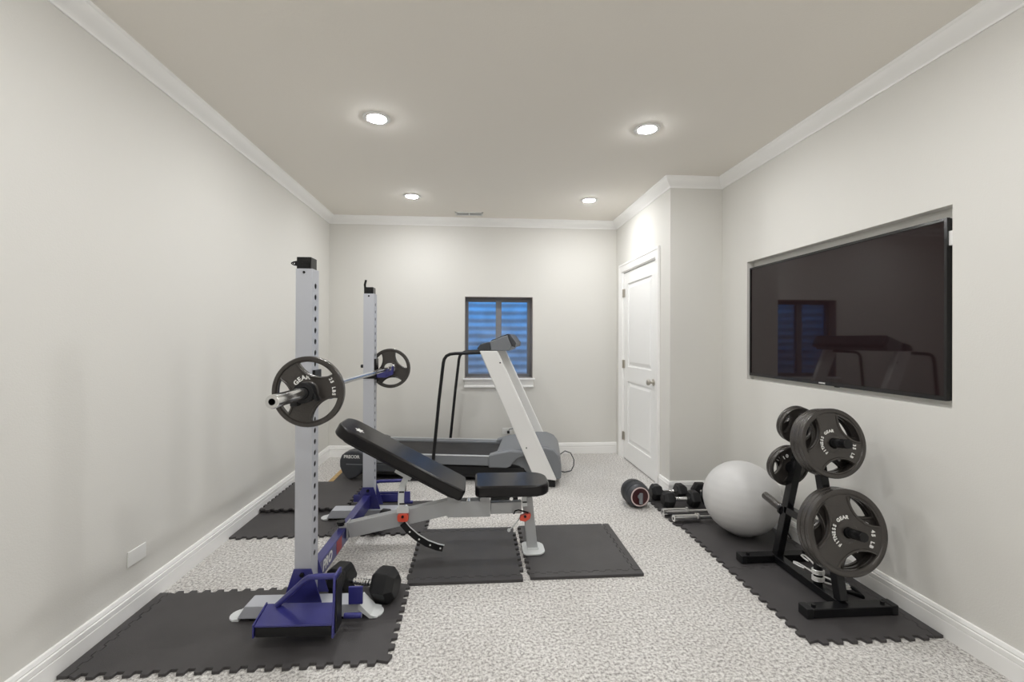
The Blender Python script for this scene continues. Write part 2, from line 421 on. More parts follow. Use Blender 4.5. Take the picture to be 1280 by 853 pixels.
# faces -y; rotated for the side walls
o = outlet('wall_outlet', 'white blank cover plate low on the left wall', (XL, 2.274, .273), 90)
o = outlet('wall_outlet', 'white wall outlet beside the treadmill upright with a black plug', (.363, YB, .265), 0)
for sx_ in (-.026, .026): build('socket', box(sx_ - .017, sx_ + .017, -.008, -.005, -.014, .014), WHITEP, o, bevel=.003)
OY = 2.975
o2_ = outlet('wall_outlet', 'white outlet on the right wall partly hidden behind the ball', (XR, OY, .285), -90)
for sx_ in (-.026, .026): build('socket', box(sx_ - .017, sx_ + .017, -.008, -.005, -.014, .014), WHITEP, o2_, bevel=.003)
cd = thing('power_cord', 'black cord with a plug hanging from the outlet behind the ball', 'cord', (XR, OY, .285))
build('plug', box(-.034, -.0085, -.04, -.012, -.018, .018), BLACKS, cd, bevel=.004)
build('cable', tube([(-.028, -.026, -.016), (-.029, -.028, -.04), (-.030, -.05, -.10), (-.032, -.09, -.17), (-.034, -.14, -.22), (-.036, -.20, -.262)], .004, 8), BLACKS, cd)

# ---------------------------------------------------------------- floor mats
PITCH = .066
def wave(s, a):
    # soft trapezoid teeth
    t = (s / PITCH) % 1.0
    k = 1
    return a * k
def edge(a, b2, fixed, axis, amp, sgn, gap):
    """points along an edge from a to b2; axis 'x': the edge runs along x at y=fixed"""
    out = []; d = 1 if b2 > a else -1
    ks = []
    if amp:
        lo, hi = min(a, b2) + .02, max(a, b2) - .02
        k0 = int(lo / PITCH) - 2
        for k in range(k0, int(hi / PITCH) + 3):
            for q in (.04, .46, .54, .96):
                s = (k + q) * PITCH
                if lo < s < hi: ks.append((s, 1 if q in (.04, .46) else -1))
        ks.sort()
        if d < 0: ks.reverse()
    pts_ = [(a + d * .004, 0)] + ks + [(b2 - d * .004, 0)]
    for s, k in pts_:
        o_ = fixed + amp * k - sgn * gap
        # undercut teeth a little
        out.append((s, o_) if axis == 'x' else (o_, s))
    return out
def mat_outline(x0, x1, y0, y1, sides, gap=.0014):
    s, e_, n_, w = sides
    p = edge(x0, x1, y0, 'x', s, -1, gap) + edge(y0, y1, x1, 'y', e_, 1, gap) + edge(x1, x0, y1, 'x', n_, 1, gap) + edge(y1, y0, x0, 'y', w, -1, gap)
    return p
A = .0115
def mat_tile(label, x0, x1, y0, y1, z, th, sides, m=RUBBER, strips=(), group='interlocking foam floor mats'):
    t = thing('floor_mat', label, 'floor mat', ((x0 + x1) / 2, (y0 + y1) / 2, z), 0, group)
    ox, oy = t.location.x, t.location.y
    bx0, bx1, by0, by1 = x0, x1, y0, y1; sd = list(sides); B = .045
    for s_ in strips:
        if s_ == 's': by0 += B; sd[0] = A * .6
        if s_ == 'e': bx1 -= B; sd[1] = A * .6
        if s_ == 'n': by1 -= B; sd[2] = A * .6
        if s_ == 'w': bx0 += B; sd[3] = A * .6
    pl = [(x - ox, y - oy) for x, y in mat_outline(bx0, bx1, by0, by1, sd)]
    build('mat_body', prism(pl, 0, th), m, t, bevel=.0015, bseg=2)
    for s_ in strips:
        q = A * .6; xa, xb = (x0, x1)
        if s_ == 's': r_ = (x0, x1, y0, by0, (0, 0, q, 0))
        if s_ == 'n': r_ = (x0, x1, by1, y1, (q, 0, 0, 0))
        if s_ == 'e': r_ = (bx1, x1, by0, by1, (0, 0, 0, q))
        if s_ == 'w': r_ = (x0, bx0, by0, by1, (0, q, 0, 0))
        pl = [(x - ox, y - oy) for x, y in mat_outline(*r_)]
        build('border_strip', prism(pl, 0, th), m, t, bevel=.0015, bseg=2)
    return t
mat_tile('wide black foam mat in the front left corner under the rack foot', -1.598, -.346, 1.838, 2.412, .001, .0125, (A, A, A, 0), strips=('w',))
mat_tile('black foam mat against the left wall under the left end of the far rack foot', -1.598, -.966, 3.045, 3.63, .001, .012, (A, A, A, 0))
mat_tile('black foam mat under the far rack upright behind the bench', -.966, -.335, 3.045, 3.645, .001, .012, (A, A, 0, A))
mat_tile('topmost foam mat of the overlapping pair by the left wall', -1.596, -.968, 3.455, 4.10, .0275, .013, (A, A, 0, A))
mat_tile('lower foam mat of the overlapping pair by the left wall', -1.594, -.972, 3.475, 4.11, .0138, .013, (A, A, 0, A))
mat_tile('black foam mat under the bench between its legs, with toothed sides', -.358, .262, 2.41, 3.09, .001, .016, (0, A, 0, A), RUBBER2, ('s', 'n'))
mat_tile('black foam mat under the front bench leg, standing alone to the right', .300, .935, 2.425, 3.105, .001, .016, (0, 0, 0, A), RUBBER2, ('s', 'e'))
mat_tile('black foam mat under the near foot of the plate rack', 1.435, 2.058, 1.835, 2.460, .001, .0125, (A, 0, A, A), strips=('e',))
mat_tile('black foam mat under the big silver ball', 1.435, 2.058, 2.460, 3.060, .001, .0125, (A, 0, A, A), strips=('e',))
mat_tile('black foam mat under the dumbbells by the closet wall', 1.405, 2.058, 3.060, 3.635, .001, .0125, (A, 0, 0, A))
tm = thing('equipment_mat', 'flat dark mat under the treadmill with a tan left edge', 'floor mat', (-.45, 4.55, .0005))
build('mat_body', prism(rrect(-.84, .85, -.36, .42, .01), 0, .006), RUBBER, tm)
build('tan_edge', prism(rrect(-.885, -.842, -.345, .40, .008), 0, .006), TAN, tm)  # tan strip along the left side of the mat

# ---------------------------------------------------------------- weight plates
def weight_plate(name, Rr, th, hub, words=(), hole=.0258, ph=65., rim_w=.13, label=None, group=None):
    """iron plate in the local x,y plane, face towards +z"""
    t = thing(name, label, 'weight plate', (0, 0, 0), 0, group)
    web = th * .27; loops = [circ(0, 0, Rr * .93, 72), circ(0, 0, hole, 28)]; lips = []
    for k in range(3):
        a0 = ph + 120 * k; ro = Rr * .84; ha = 36; ri = Rr * .47
        ax_, ay_ = ro * cos(R(ha)), ro * sin(R(ha))
        c = (ax_ * ax_ + ay_ * ay_ - ri * ri) / (2 * (ax_ - ri)); rr = c - ri
        th0 = math.degrees(math.atan2(ay_, ax_ - c))
        inner = [(c + rr * cos(R(q)), rr * sin(R(q))) for q in [th0 + (360 - 2 * th0) * j / 20 for j in range(21)]]
        outer = [(ro * cos(R(q)), ro * sin(R(q))) for q in [-ha + 2 * ha * j / 14 for j in range(1, 14)]]
        L = inner + outer; ca, sa = cos(R(a0)), sin(R(a0))
        L = [(x * ca - y * sa, x * sa + y * ca) for x, y in L]
        loops.append(L)
        li = [((c + (rr + Rr * .028) * cos(R(q))), (rr + Rr * .028) * sin(R(q))) for q in [th0 + (360 - 2 * th0) * j / 24 for j in range(25)]]
        for s_ in (-1, 1):
            lr = min(Rr * .034, th * .3); lips.append(tube([(x * ca - y * sa, x * sa + y * ca, s_ * (th / 2 - lr)) for x, y in li], lr, 8))
    sh = [holed(loops, -web, web)]
    h = th / 2; rw = Rr * rim_w
    sh.append(lathe([(Rr - rw, -web), (Rr - rw * .85, -h * .9), (Rr - rw * .6, -h), (Rr - rw * .15, -h), (Rr, -h * .75), (Rr, h * .75), (Rr - rw * .15, h), (Rr - rw * .6, h), (Rr - rw * .85, h * .9), (Rr - rw, web)], 72))
    sh.append(lathe([(hole, -h * .95), (hub * .8, -h), (hub, -h * .7), (hub * 1.12, -web), (hub * 1.12, web), (hub, h * .7), (hub * .8, h), (hole, h * .95), (hole, -h * .95)], 48))
    sh += lips
    body = build('plate_body', sh, IRON, t, smooth=40)
    L = []
    for txt, rad, a_mid, size, inward in words:      # letters along an arc, running clockwise
        adv = size * .70 / rad
        for i, ch in enumerate(txt):
            if ch == ' ': continue
            a_ = R(a_mid) - (i - (len(txt) - 1) / 2) * adv
            g = text(ch, size, .0008, size * .035)
            L.append(T(g, Matrix.Translation((rad * cos(a_), rad * sin(a_), web + .0014)) @ Matrix.Rotation(a_ - pi / 2, 4, 'Z')))
    if L: build('lettering', L, WHITE, t)
    return t
def orient(o, y, z, x, tilt=0, roll=0, yaw=0):
    o.location = (x, y, z)
    o.rotation_euler = (Matrix.Rotation(R(yaw), 4, 'Z') @ Matrix.Rotation(R(90 + tilt), 4, 'X') @ Matrix.Rotation(R(roll), 4, 'Z')).to_euler()

# ---------------------------------------------------------------- squat rack
rk = thing('squat_rack', 'silver and blue half rack with two tall perforated uprights', 'squat rack', (-.794, 2.19, 0), -1.4)
def upright(yc, zt):
    w = .038; d = .04; z0 = .086
    holes = [circ(0, 1.557 - .0525 * k, .0135, 16) for k in range(25)]
    s_ = holed([rc(-d, d, z0, zt)] + holes, 0, .003)
    s_ = T(s_, Matrix(((0, 0, 1, w - .003), (1, 0, 0, yc), (0, 1, 0, 0), (0, 0, 0, 1))))
    sh = [s_, box(-w, w - .003, yc - d, yc - d + .003, z0, zt), box(-w, w - .003, yc + d - .003, yc + d, z0, zt), box(-w, -w + .003, yc - d + .003, yc + d - .003, z0, zt),
          box(-w + .003, w - .003, yc - d + .003, yc + d - .003, zt - .003, zt), (box(-w + .006, w - .008, yc - d + .006, yc + d - .006, z0 + .01, zt - .01), DARK)]  # near-black inner box paints the shade seen through the holes
    u = build('upright', sh, SILVER, rk, smooth=20)
    return u
u0 = upright(0, 1.635); u1 = upright(1.15, 1.635)
for u, yc in ((u0, 0), (u1, 1.15)):
    build('bolt', cyl((0.0, yc - .0405, 1.618), (0, yc - .043, 1.618), .006, 12), BLACKM, u)
def foot(yc):
    f_ = build('foot', prism_xz([(-.288, .0265), (-.252, .085), (.262, .085), (.262, .0265)], yc - .062, yc + .032), SILVER, rk, bevel=.004)
    ym = yc - .015
    cl = [(-.292, .026), (-.310, .0215), (-.310, .0155), (-.28, .0155), (-.28, .026)]
    build('end_cap', [prism_xz(cl, ym - .047, ym + .047), mv(prism([(x, y) for x, y in arc(0, 0, .047, 90, 270, 10)], .0155, .0215), -.292, ym, 0)], FOOTW, f_, smooth=30)
    cr = [(.258, .0865), (.262, .0865), (.315, .030), (.345, .0225), (.345, .0165), (.31, .0165), (.255, .06)]
    build('end_cap', [prism_xz(cr, ym - .047, ym + .047), mv(prism(arc(0, 0, .047, -90, 90, 10), .0155, .0215), .318, ym, 0)], FOOTW, f_, smooth=30)
    build('foot_rail', box(-.235, .25, yc - .055, yc + .025, .0145, .026), BLACKS, f_)
foot(0); foot(1.15)
for yc in (0, 1.15):
    tp = [(-.09, .0865), (.088, .0865), (.040, .242), (-.040, .242)]
    g = build('gusset', [prism_xz(tp, yc - .0475, yc - .0415), prism_xz(tp, yc + .0415, yc + .0475)], BLUE, rk, bevel=.001)
    build('bolt', [cyl((0, yc - .0476, .218), (0, yc - .056, .218), .011, 6)], BLACKM, g)
bm_ = build('crossbeam', box(-.031, .019, .0480, 1.102, .10, .187), BLUE, rk, bevel=.004)
mt_side = Matrix(((0, 0, 1, .0195), (1, 0, 0, .225), (0, 1, 0, .146), (0, 0, 0, 1)))
build('lettering', T(text('PRO', .072, .0006, .002, .25), mt_side), WHITE, bm_)
build('decal', box(.0191, .0199, .37, .46, .108, .178), RED, bm_)
# blue safety arms on either side of the rack
def arm(yc, sg):
    F_ = lambda y: yc + sg * y
    def bx(x0, x1, y0, y1, z0, z1):
        a_, b_ = sorted((F_(y0), F_(y1))); return box(x0, x1, a_, b_, z0, z1)
    q_ = 0 if sg > 0 else .09; dz = 0 if sg > 0 else -.075
    a = build('safety_arm', [prism_yz([(F_(-.250), .104), (F_(-.135), .130), (F_(-.135), .138), (F_(-.250), .112)], -.115, .205), prism_yz([(F_(-.254), .062), (F_(-.133), .062), (F_(-.133), .144), (F_(-.254), .118)], -.122, -.1155)]
        + ([] if sg > 0 else [bx(-.15, .203, -.126, -.118, .078, .132)]), BLUE, rk, bevel=.0015)
    build('under_tray', [prism_yz([(F_(-.250), .064), (F_(-.138), .064), (F_(-.138), .127), (F_(-.250), .1025)], -.110, .200)], BLACKS, a)  # black block filling the underside of the tray
    pl = [(F_(-.266), .062), (F_(-.245), .300 + dz), (F_(-.238), .310 + dz), (F_(-.165), .310 + dz), (F_(-.158), .30 + dz), (F_(-.17), .09), (F_(-.18), .062)]
    build('end_pad', prism_yz([(F_(-.255), .075), (F_(-.240), .290 + dz), (F_(-.170), .290 + dz), (F_(-.178), .075)], .2156, .2215), BLACKS, a, bevel=.002)
    build('end_plate', prism_yz(pl, .2055, .2155), BLACKM if 0 else BLUE, a, bevel=.002)
    build('brace_tube', tube([(.205, F_(-.20), .287 + dz), (.12 - q_, F_(-.195), .284 + dz), (.085 - q_, F_(-.19), .278 + dz), (.062 - q_, F_(-.185), .262 + dz), (-.06 - q_ * .4, F_(-.150), .145), (-.068 - q_ * .4, F_(-.148), .138)], .0125, 14), BLUE, a)
    build('mounting_block', bx(.217, .285, -.055, -.035, .088, .165) if 0 else bx(.218, .282, -.075, -.064, .090, .170), BLUE, a, bevel=.002)
    build('pin', cyl((.2155, F_(-.125), .070), (.292, F_(-.125), .070), .012, 16), BLUE, a)
arm(0, 1); arm(1.15, -1)
# bar hooks
def jhook(yc, z):
    h = build('bar_hook', [box(-.0415, .0415, yc - .0445, yc - .0405, z - .068, z - .035), box(-.0445, -.0405, yc - .0445, yc + .0445, z - .068, z - .035), box(-.0415, .0415, yc + .0405, yc + .0445, z - .068, z - .035),
                       box(.0395, .052, yc - .040, yc + .040, z - .075, z + .075)], BLACKM, rk, bevel=.0015)
    pr = [(.053, z - .062), (.12, z - .062), (.168, z - .040), (.168, z + .018), (.160, z + .018), (.157, z - .016), (.053, z - .016)]
    build('cradle', prism_xz(pr, yc - .022, yc + .022), BLUE, h, bevel=.002)
    build('lock_knob', [cyl((-.0455, yc - .01, z + .02), (-.062, yc - .01, z + .02), .012, 16), cyl((-.038, yc - .01, z + .02), (-.047, yc - .01, z + .02), .005, 10)], BLACKS, h)
jhook(0, 1.088); jhook(1.15, 1.090)
# brackets pushed on the top of the uprights
def topb(yc, up):
    t_ = build('top_bracket', [box(-.036, .030, yc - .036, yc + .036, 1.6355, 1.690 if not up else 1.682), box(-.012, .022, yc - .041, yc - .036, 1.64, 1.665)], BLACKM, rk, bevel=.004)
    if not up:
        lv = [(-.036, 1.672), (-.06, 1.672), (-.066, 1.666), (-.066, 1.653), (-.06, 1.647), (-.036, 1.647)]
        s_ = T(holed([[(-.036, 1.674), (-.056, 1.670), (-.066, 1.664), (-.066, 1.658), (-.056, 1.652), (-.036, 1.648)], circ(-.053, 1.661, .005, 12)], -.006, .006), Matrix(((1, 0, 0, 0), (0, 0, 1, yc - .02), (0, 1, 0, 0), (0, 0, 0, 1))))
        build('lever', s_, BLACKM, t_)
        build('retaining_clip', prism_xz([(-.018, 1.634), (.018, 1.634), (0, 1.612)], yc - .0425, yc - .0405), SILVER, t_)
    else:
        build('lever', tube([(-.030, yc - .02, 1.66), (-.034, yc - .02, 1.70), (-.026, yc - .02, 1.735)], .008, 10), BLACKM, t_)
topb(0, False); topb(1.15, True)

# barbell (runs front to back on the hooks)
BY = 2.66; ang = -2.2
bb = thing('barbell', 'chrome olympic barbell resting on the rack hooks', 'barbell', (-.660, BY, 1.0905), ang)
build('shaft', [cyl((0, -.66, 0), (0, .66, 0), .0140, 20)], CHROME, bb)
for s_ in (-1, 1):
    sl_ = build('sleeve', [mv(rot(lathe([(.008, -.02), (.012, 0), (.0225, 0), (.0245, -.003), (.0245, -.328), (.037, -.330), (.040, -.333), (.040, -.343), (.037, -.346), (.022, -.347), (.0145, -.348), (.0145, -.30), (.008, -.30), (.008, -.02)], 36), 'X', 90 * s_ * -1), 0, s_ * 1.055, 0)], CHROME, bb, smooth=30)
p1 = weight_plate('weight_plate', .1465, .030, .040, [('GEAR', .060, 116, .026, 0), ('25 LBS', .106, 12, .0185, 0)], ph=72, label='round iron weight plate on the near end of the barbell', group='plates on the barbell')
orient(p1, 1.918, 1.0903, -.660 + (1.918 - BY) * math.tan(R(-ang)) , roll=0, yaw=ang)
c_ = copy_tree(p1); c_['label'] = 'round iron weight plate on the far end of the barbell behind the far upright'
orient(c_, 3.405, 1.0903, -.660 + (3.405 - BY) * math.tan(R(-ang)), roll=85, yaw=ang)
for ch in [x for x in bpy.data.objects if x.parent == c_ and x.name.startswith('lettering')]: bpy.data.objects.remove(ch)
cl_ = thing('barbell_collar', 'black locking collar clamped on the near barbell sleeve', 'collar', (-.660 + (1.877 - BY) * math.tan(R(-ang)), 1.877, 1.0905), ang)
build('collar_ring', rot(ring(.0252, .042, -.022, .022, 32), 'X', 90), BLACKS, cl_, bevel=.003)
build('lever', [bar((.03, 0, .02), (.052, 0, -.035), .03, .012)], BLACKS, cl_, bevel=.003)
build('latch', box(-.052, -.022, -.018, .018, -.054, -.022), BLACKS, cl_, bevel=.003)

# ---------------------------------------------------------------- adjustable bench
be = thing('weight_bench', 'adjustable black padded bench with grey frame and raised backrest', 'bench', (0, 2.75, 0))
a_ = R(28.8); 
bp2 = prism(rrect(0, .835, -.142, .142, (.03, .085, .085, .03), 8), 0, .068)
# local x runs up the backrest, z is the top face
Mx = Matrix.Translation((-.052, 0, .424)) @ Matrix(((-cos(a_), 0, -sin(a_) * -1, 0), (0, 1, 0, 0), (sin(a_), 0, cos(a_), 0), (0, 0, 0, 1)))
Mb = Mx @ Matrix.Translation((0, 0, -.068))
back = build('backrest_pad', T(bp2, Mb), VINYL, be, bevel=.014, bseg=5)
build('backing_board', T(prism(rrect(.03, .775, -.12, .12, .05, 6), -.010, -.0005), Mb), BLACKS, back)
star = [(.030 * (1 if k % 2 == 0 else .5) * cos(2 * pi * k / 12), .036 * (1 if k % 2 == 0 else .55) * sin(2 * pi * k / 12)) for k in range(12)]
build('logo', T(mv(prism(star, .0681, .0690), .715, -.045, 0), Mb), WHITE, back)
seat = build('seat_pad', prism(rrect(0, .445, -.142, .142, (.035, .10, .10, .035), 9), .388, .454), VINYL, be, bevel=.014, bseg=5)
build('backing_board', prism(rrect(.03, .40, -.115, .115, .05, 6), .381, .3875), BLACKS, seat)
mt = build('main_frame', [bar((-.748, 0, .172), (-.150, 0, .296), .056, .088), ], GREYP, be, bevel=.003)
build('hinge_channel', [box(-.165, .092, -.034, -.030, .238, .332), box(-.165, .092, .030, .034, .238, .332), box(-.165, .092, -.030, .030, .236, .241),
      prism_xz([(-.165, .33), (-.165, .372), (-.13, .38), (-.085, .33)], -.034, -.030), prism_xz([(-.165, .33), (-.165, .372), (-.13, .38), (-.085, .33)], .030, .034),
      prism_xz([(.03, .33), (.035, .383), (.085, .383), (.092, .33)], -.034, -.030), prism_xz([(.03, .33), (.035, .383), (.085, .383), (.092, .33)], .030, .034)], GREYP, be)
build('hinge_bolt', [cyl((-.04, -.03, .318), (-.04, .03, .318), .016, 16)], CHROME, be)
build('seat_tube', [box(.094, .282, -.026, .026, .250, .318), (box(.095, .26, -.020, .020, .330, .352), BLACKM), (cyl((.22, -.024, .338), (.22, .024, .338), .012, 14), CHROME)], GREYP, be, bevel=.002)
lg = build('front_leg', bar((.318, 0, .345), (.352, 0, .026), .052, .062), GREYP, be, bevel=.003)
build('foot_pad', [prism(rrect(.290, .425, -.085, .085, (.03, .055, .055, .03), 8), .0185, .028), box(.318, .388, -.032, .032, .027, .04)], FOOTW, lg, bevel=.003)
build('rear_bracket', [box(-.757, -.748, -.032, .032, .125, .222), box(-.800, -.748, -.028, .028, .190, .198)], GREYP, be)
build('knob', [cyl((-.795, -.01, .1985), (-.795, -.01, .212), .020, 8), cyl((-.795, -.01, .212), (-.795, -.01, .224), .026, 8)], BLACKS, be, bevel=.002)
# backrest ladder
def ribbon(pts, w):
    L = []; Rr_ = []; n = len(pts)
    for i, p in enumerate(pts):
        d = Vector(pts[min(i + 1, n - 1)]) - Vector(pts[max(i - 1, 0)]); d.normalize(); q = Vector((-d.y, d.x)) * w / 2
        L.append((p[0] + q.x, p[1] + q.y)); Rr_.append((p[0] - q.x, p[1] - q.y))
    return L + Rr_[::-1]
up_ = [(-.405, .490), (-.425, .45), (-.436, .40), (-.438, .34), (-.432, .30)]
lad = build('backrest_ladder', [prism_xz(ribbon(up_, .034), -.052, -.034), (prism_xz(ribbon([(-.470, .532), (-.378, .480)], .020), -.060, .060), FOOTW)], FOOTW, be)
lo_ = [(-.428, .215), (-.395, .175), (-.345, .130), (-.285, .092), (-.225, .068), (-.190, .060)]
lo = build('ladder_arc', [prism_xz(ribbon(lo_, .036), -.050, -.038), (tube([(x + .008, -.044, z + .018) for x, z in lo_], .0042, 8), FOOTW)] + [(cyl((x, -.0505, z), (x, -.0510, z), .0055, 12), WHITE) for x, z in ((-.385, .166), (-.330, .120), (-.265, .084), (-.205, .063))], BLACKS, be)
build('ladder_slot', [box(-.448, -.418, -.0526, -.0522, .398, .408), box(-.446, -.416, -.0526, -.0522, .328, .338)], DARK, lad)
pk = build('adjusting_collar', [mv(prism_xz(rrect(-.032, .032, -.026, .020, .014, 5), -.062, -.032), -.425, 0, .255)], ORANGE, be, bevel=.003)
build('collar_block', [box(-.462, -.392, -.0505, -.030, .276, .312), (cyl((-.425, -.063, .262), (-.425, -.070, .262), .008, 12), BLACKM)], FOOTW, pk, bevel=.002)
# seat ladder
sd_ = build('seat_ladder', [prism_xz(ribbon([(.300, .386), (.296, .34), (.300, .30)], .030), -.050, -.036), prism_xz(ribbon([(.24, .380), (.335, .380)], .010), -.05, .05),
                            tube([(.285, -.036, .25), (.262, -.036, .215), (.235, -.036, .18), (.21, -.036, .158)], .004, 8), mv(prism_xz(circ(0, 0, .010, 12), -.040, -.032), .205, 0, .154)], FOOTW, be)
build('ladder_slot', [box(.286, .312, -.0506, -.0502, .322, .330)], DARK, sd_)
build('pull_handle', tube([(.235, -.032, .252), (.235, -.055, .262), (.240, -.060, .278), (.26, -.060, .284), (.32, -.060, .266)], .0045, 8), BLACKM, sd_)
pk = build('adjusting_collar', [mv(prism_xz([(-.035, -.018), (.0, -.026), (.028, -.008), (.034, .018), (.01, .022), (-.03, .008)], -.064, -.031), .303, 0, .238)], ORANGE, be, bevel=.004)
build('collar_pin', cyl((.300, -.0645, .246), (.300, -.070, .246), .008, 12), BLACKM, pk)

# ---------------------------------------------------------------- treadmill (local x towards the console)
tr_ = thing('treadmill', 'large silver and grey treadmill in front of the window', 'treadmill', (0, 4.425, 0), -9)
build('base_frame', [box(-1.10, .72, -.30, .30, .045, .168), box(-1.0, .5, -.315, -.30, .08, .15)], BLACKS, tr_, bevel=.008)
build('running_belt', [box(-1.12, .42, -.265, .265, .170, .228)], BELT, tr_, bevel=.006)
for s_ in (-1, 1):
    ys = sorted((s_ * .268, s_ * .345))
    rl = build('side_rail', [box(-1.02, .20, ys[0], ys[1], .165, .246)], TGREY, tr_, bevel=.010)
    build('rail_edge', box(-1.02, .20, *(sorted((s_ * .3462, s_ * .33))), .247, .256), TLIGHT, rl, bevel=.003)
    cap = [(-1.10, .276), (-1.15, .262), (-1.185, .235), (-1.205, .19), (-1.205, .13), (-1.18, .07), (-1.13, .015), (-1.10, .012), (-1.05, .03), (-1.00, .08), (-.97, .16), (-.965, .255), (-1.03, .276)]
    y0, y1 = sorted((s_ * .250, s_ * .372))
    ec = build('end_cap', prism_xz(cap, y0, y1), TDARK, tr_, bevel=.016, bseg=4, angle=30)
    build('rail_skirt', box(-.965, -.45, *sorted((s_ * .3465, s_ * .300)), .085, .160), TDARK, tr_, bevel=.015)
    if s_ == -1:
        build('lettering', T(text('PRECOR', .040, .0006, .001), Matrix(((1, 0, 0, -1.088), (0, 0, -1, -.3728), (0, 1, 0, .222), (0, 0, 0, 1)))), WHITE, ec)
        build('groove', box(-1.14, -.985, -.3735, -.371, .150, .158), TGREY, ec)
hood = [(.24, .20), (.24, .285), (.30, .305), (.45, .315), (.60, .345), (.70, .345), (.77, .315), (.815, .26), (.83, .18), (.832, .075), (.80, .05), (.60, .05), (.45, .16)]
build('motor_hood', prism_xz(hood, -.315, .355), TGREY, tr_, bevel=.030, bseg=5, angle=28)
for s_ in (-1, 1):
    wing = [(.178, .155), (.178, .262), (.25, .285), (.373, .312), (.50, .300), (.56, .275), (.48, .262), (.43, .235), (.40, .205), (.375, .168), (.34, .155)]
    y0, y1 = sorted((s_ * .26, s_ * .366))
    build('hood_wing', prism_xz(wing, y0, y1), TGREY, tr_, bevel=.012, angle=30)
    pan_ = [(.098, 1.204), (.259, 1.205), (.787, .066), (.588, .100)]
    y0, y1 = sorted((s_ * .350 if s_ < 0 else .360, s_ * .400))
    up2 = build('upright', prism_xz([(.098, 1.204), (.259, 1.205), (.787, .066), (.588, .085)], y0, y1), TSILV, tr_, bevel=.010, bseg=4)
    build('screw', [cyl((x, s_ * .400, z), (x, s_ * .4025, z), .006, 10) for x, z in ((.52, .35), (.285, 1.1))], BLACKM, up2)
    build('side_cover', prism_xz([(.60, .31), (.68, .342), (.755, .325), (.80, .275), (.824, .20), (.828, .07), (.74, .05), (.60, .09)], *sorted((s_ * .300, s_ * .349))), TGREY, tr_, bevel=.014, angle=30)
    build('floor_foot', box(.69, .775, *sorted((s_ * .30, s_ * .375)), .001, .066), BLACKS, tr_, bevel=.008)
    # handrail
    yr = s_ * .365
    build('handrail', tube([(.16, yr, 1.19), (.05, yr, 1.186), (-.13, yr, 1.178), (-.175, yr, 1.172), (-.208, yr, 1.155), (-.228, yr, 1.125), (-.236, yr, 1.09), (-.274, yr, .76), (-.330, yr * .985, .185)], .0148, 14), BLACKS, tr_)
cons = build('console', prism_xz([(.200, 1.206), (.188, 1.288), (.235, 1.305), (.345, 1.345), (.385, 1.25), (.365, 1.206)], -.385, .385), TGREY, tr_, bevel=.008)
build('display', prism_xz([(.19, 1.292), (.235, 1.309), (.345, 1.349), (.349, 1.358), (.20, 1.302)], -.33, .33), BLACKG, cons, bevel=.002)
build('rear_cover', prism_xz([(.3475, 1.348), (.365, 1.358), (.425, 1.275), (.415, 1.235), (.387, 1.25)], -.375, .375), TDARK, cons, bevel=.006)
build('cup_tray', prism_xz([(.086, 1.208), (.075, 1.225), (.105, 1.262), (.14, 1.275), (.187, 1.284), (.199, 1.208)], -.395, -.20), TDARK, cons, bevel=.006)
build('cup_tray', prism_xz([(.086, 1.208), (.075, 1.225), (.105, 1.262), (.14, 1.275), (.187, 1.284), (.199, 1.208)], .20, .395), TDARK, cons, bevel=.006)
build('front_grip', tube([(.10, -.20, 1.225), (.06, -.12, 1.225), (.06, .12, 1.225), (.10, .20, 1.225)], .016, 12), BLACKS, cons)
pc = thing('power_cord', 'thin dark cord looping from the treadmill hood to the back wall outlet', 'cord', (0, 0, 0))
build('plug', box(.360, .388, YB - .045, YB - .0085, .243, .272), BLACKS, pc, bevel=.005)
build('cable', tube([(.376, 5.06, .268), (.385, 5.045, .30), (.43, 5.03, .305), (.52, 5.02, .22), (.60, 5.00, .06), (.72, 4.98, .012), (.86, 4.98, .012), (.93, 4.95, .03), (.98, 4.90, .10), (1.0, 4.86, .18)], .004, 8), BLACKS, pc)
cb = thing('power_cord', 'grey cord curving out of the front of the treadmill onto the carpet', 'cord', (0, 0, 0))
build('cable', tube([(.822, 4.30, .20), (.87, 4.32, .225), (.93, 4.34, .20), (.965, 4.35, .13), (.965, 4.36, .07), (.94, 4.36, .02), (.88, 4.36, .008), (.83, 4.40, .008)], .005, 8), TDARK, cb)
bpy.data.objects.remove([c for c in bpy.data.objects if c.parent == pc and c.name.startswith('cable')][0])
build('cable', tube([(.376, 5.06, .262), (.38, 5.045, .295), (.42, 5.04, .305), (.50, 5.05, .25), (.56, 5.04, .10), (.60, 5.00, .012), (.66, 4.93, .008), (.72, 4.88, .008)], .004, 8), BLACKS, pc)

# ---------------------------------------------------------------- exercise ball
RB = .239
ball = thing('exercise_ball', 'large pearl grey exercise ball between the plate rack and the wall', 'exercise ball', (1.781, 2.895, .0145))
prof = []
for k in range(61):
    t = pi * k / 60; r_ = RB * sin(t); z_ = RB - RB * cos(t)
    if z_ < .012: z_ = .0004 + z_ * .3
    r_ += .0009 * (1 if (k % 4 == 0 and 14 < k < 46) else 0)
    prof.append((max(r_, 1e-5), z_))
build('ball_body', rot(lathe(prof, 96), 'Z', 0), BALLM, ball, smooth=60)
vd = Vector((-.12, -.28, .95)).normalized()
pt = Vector((0, 0, RB)) + Vector((.66, -.70, .26)).normalized() * (RB + .0005)
build('valve', T(lathe([(1e-4, .003), (.005, .003), (.007, 0)], 16), Matrix.Translation(pt) @ Vector((.66, -.70, .26)).to_track_quat('Z', 'Y').to_matrix().to_4x4()), WHITE, ball)

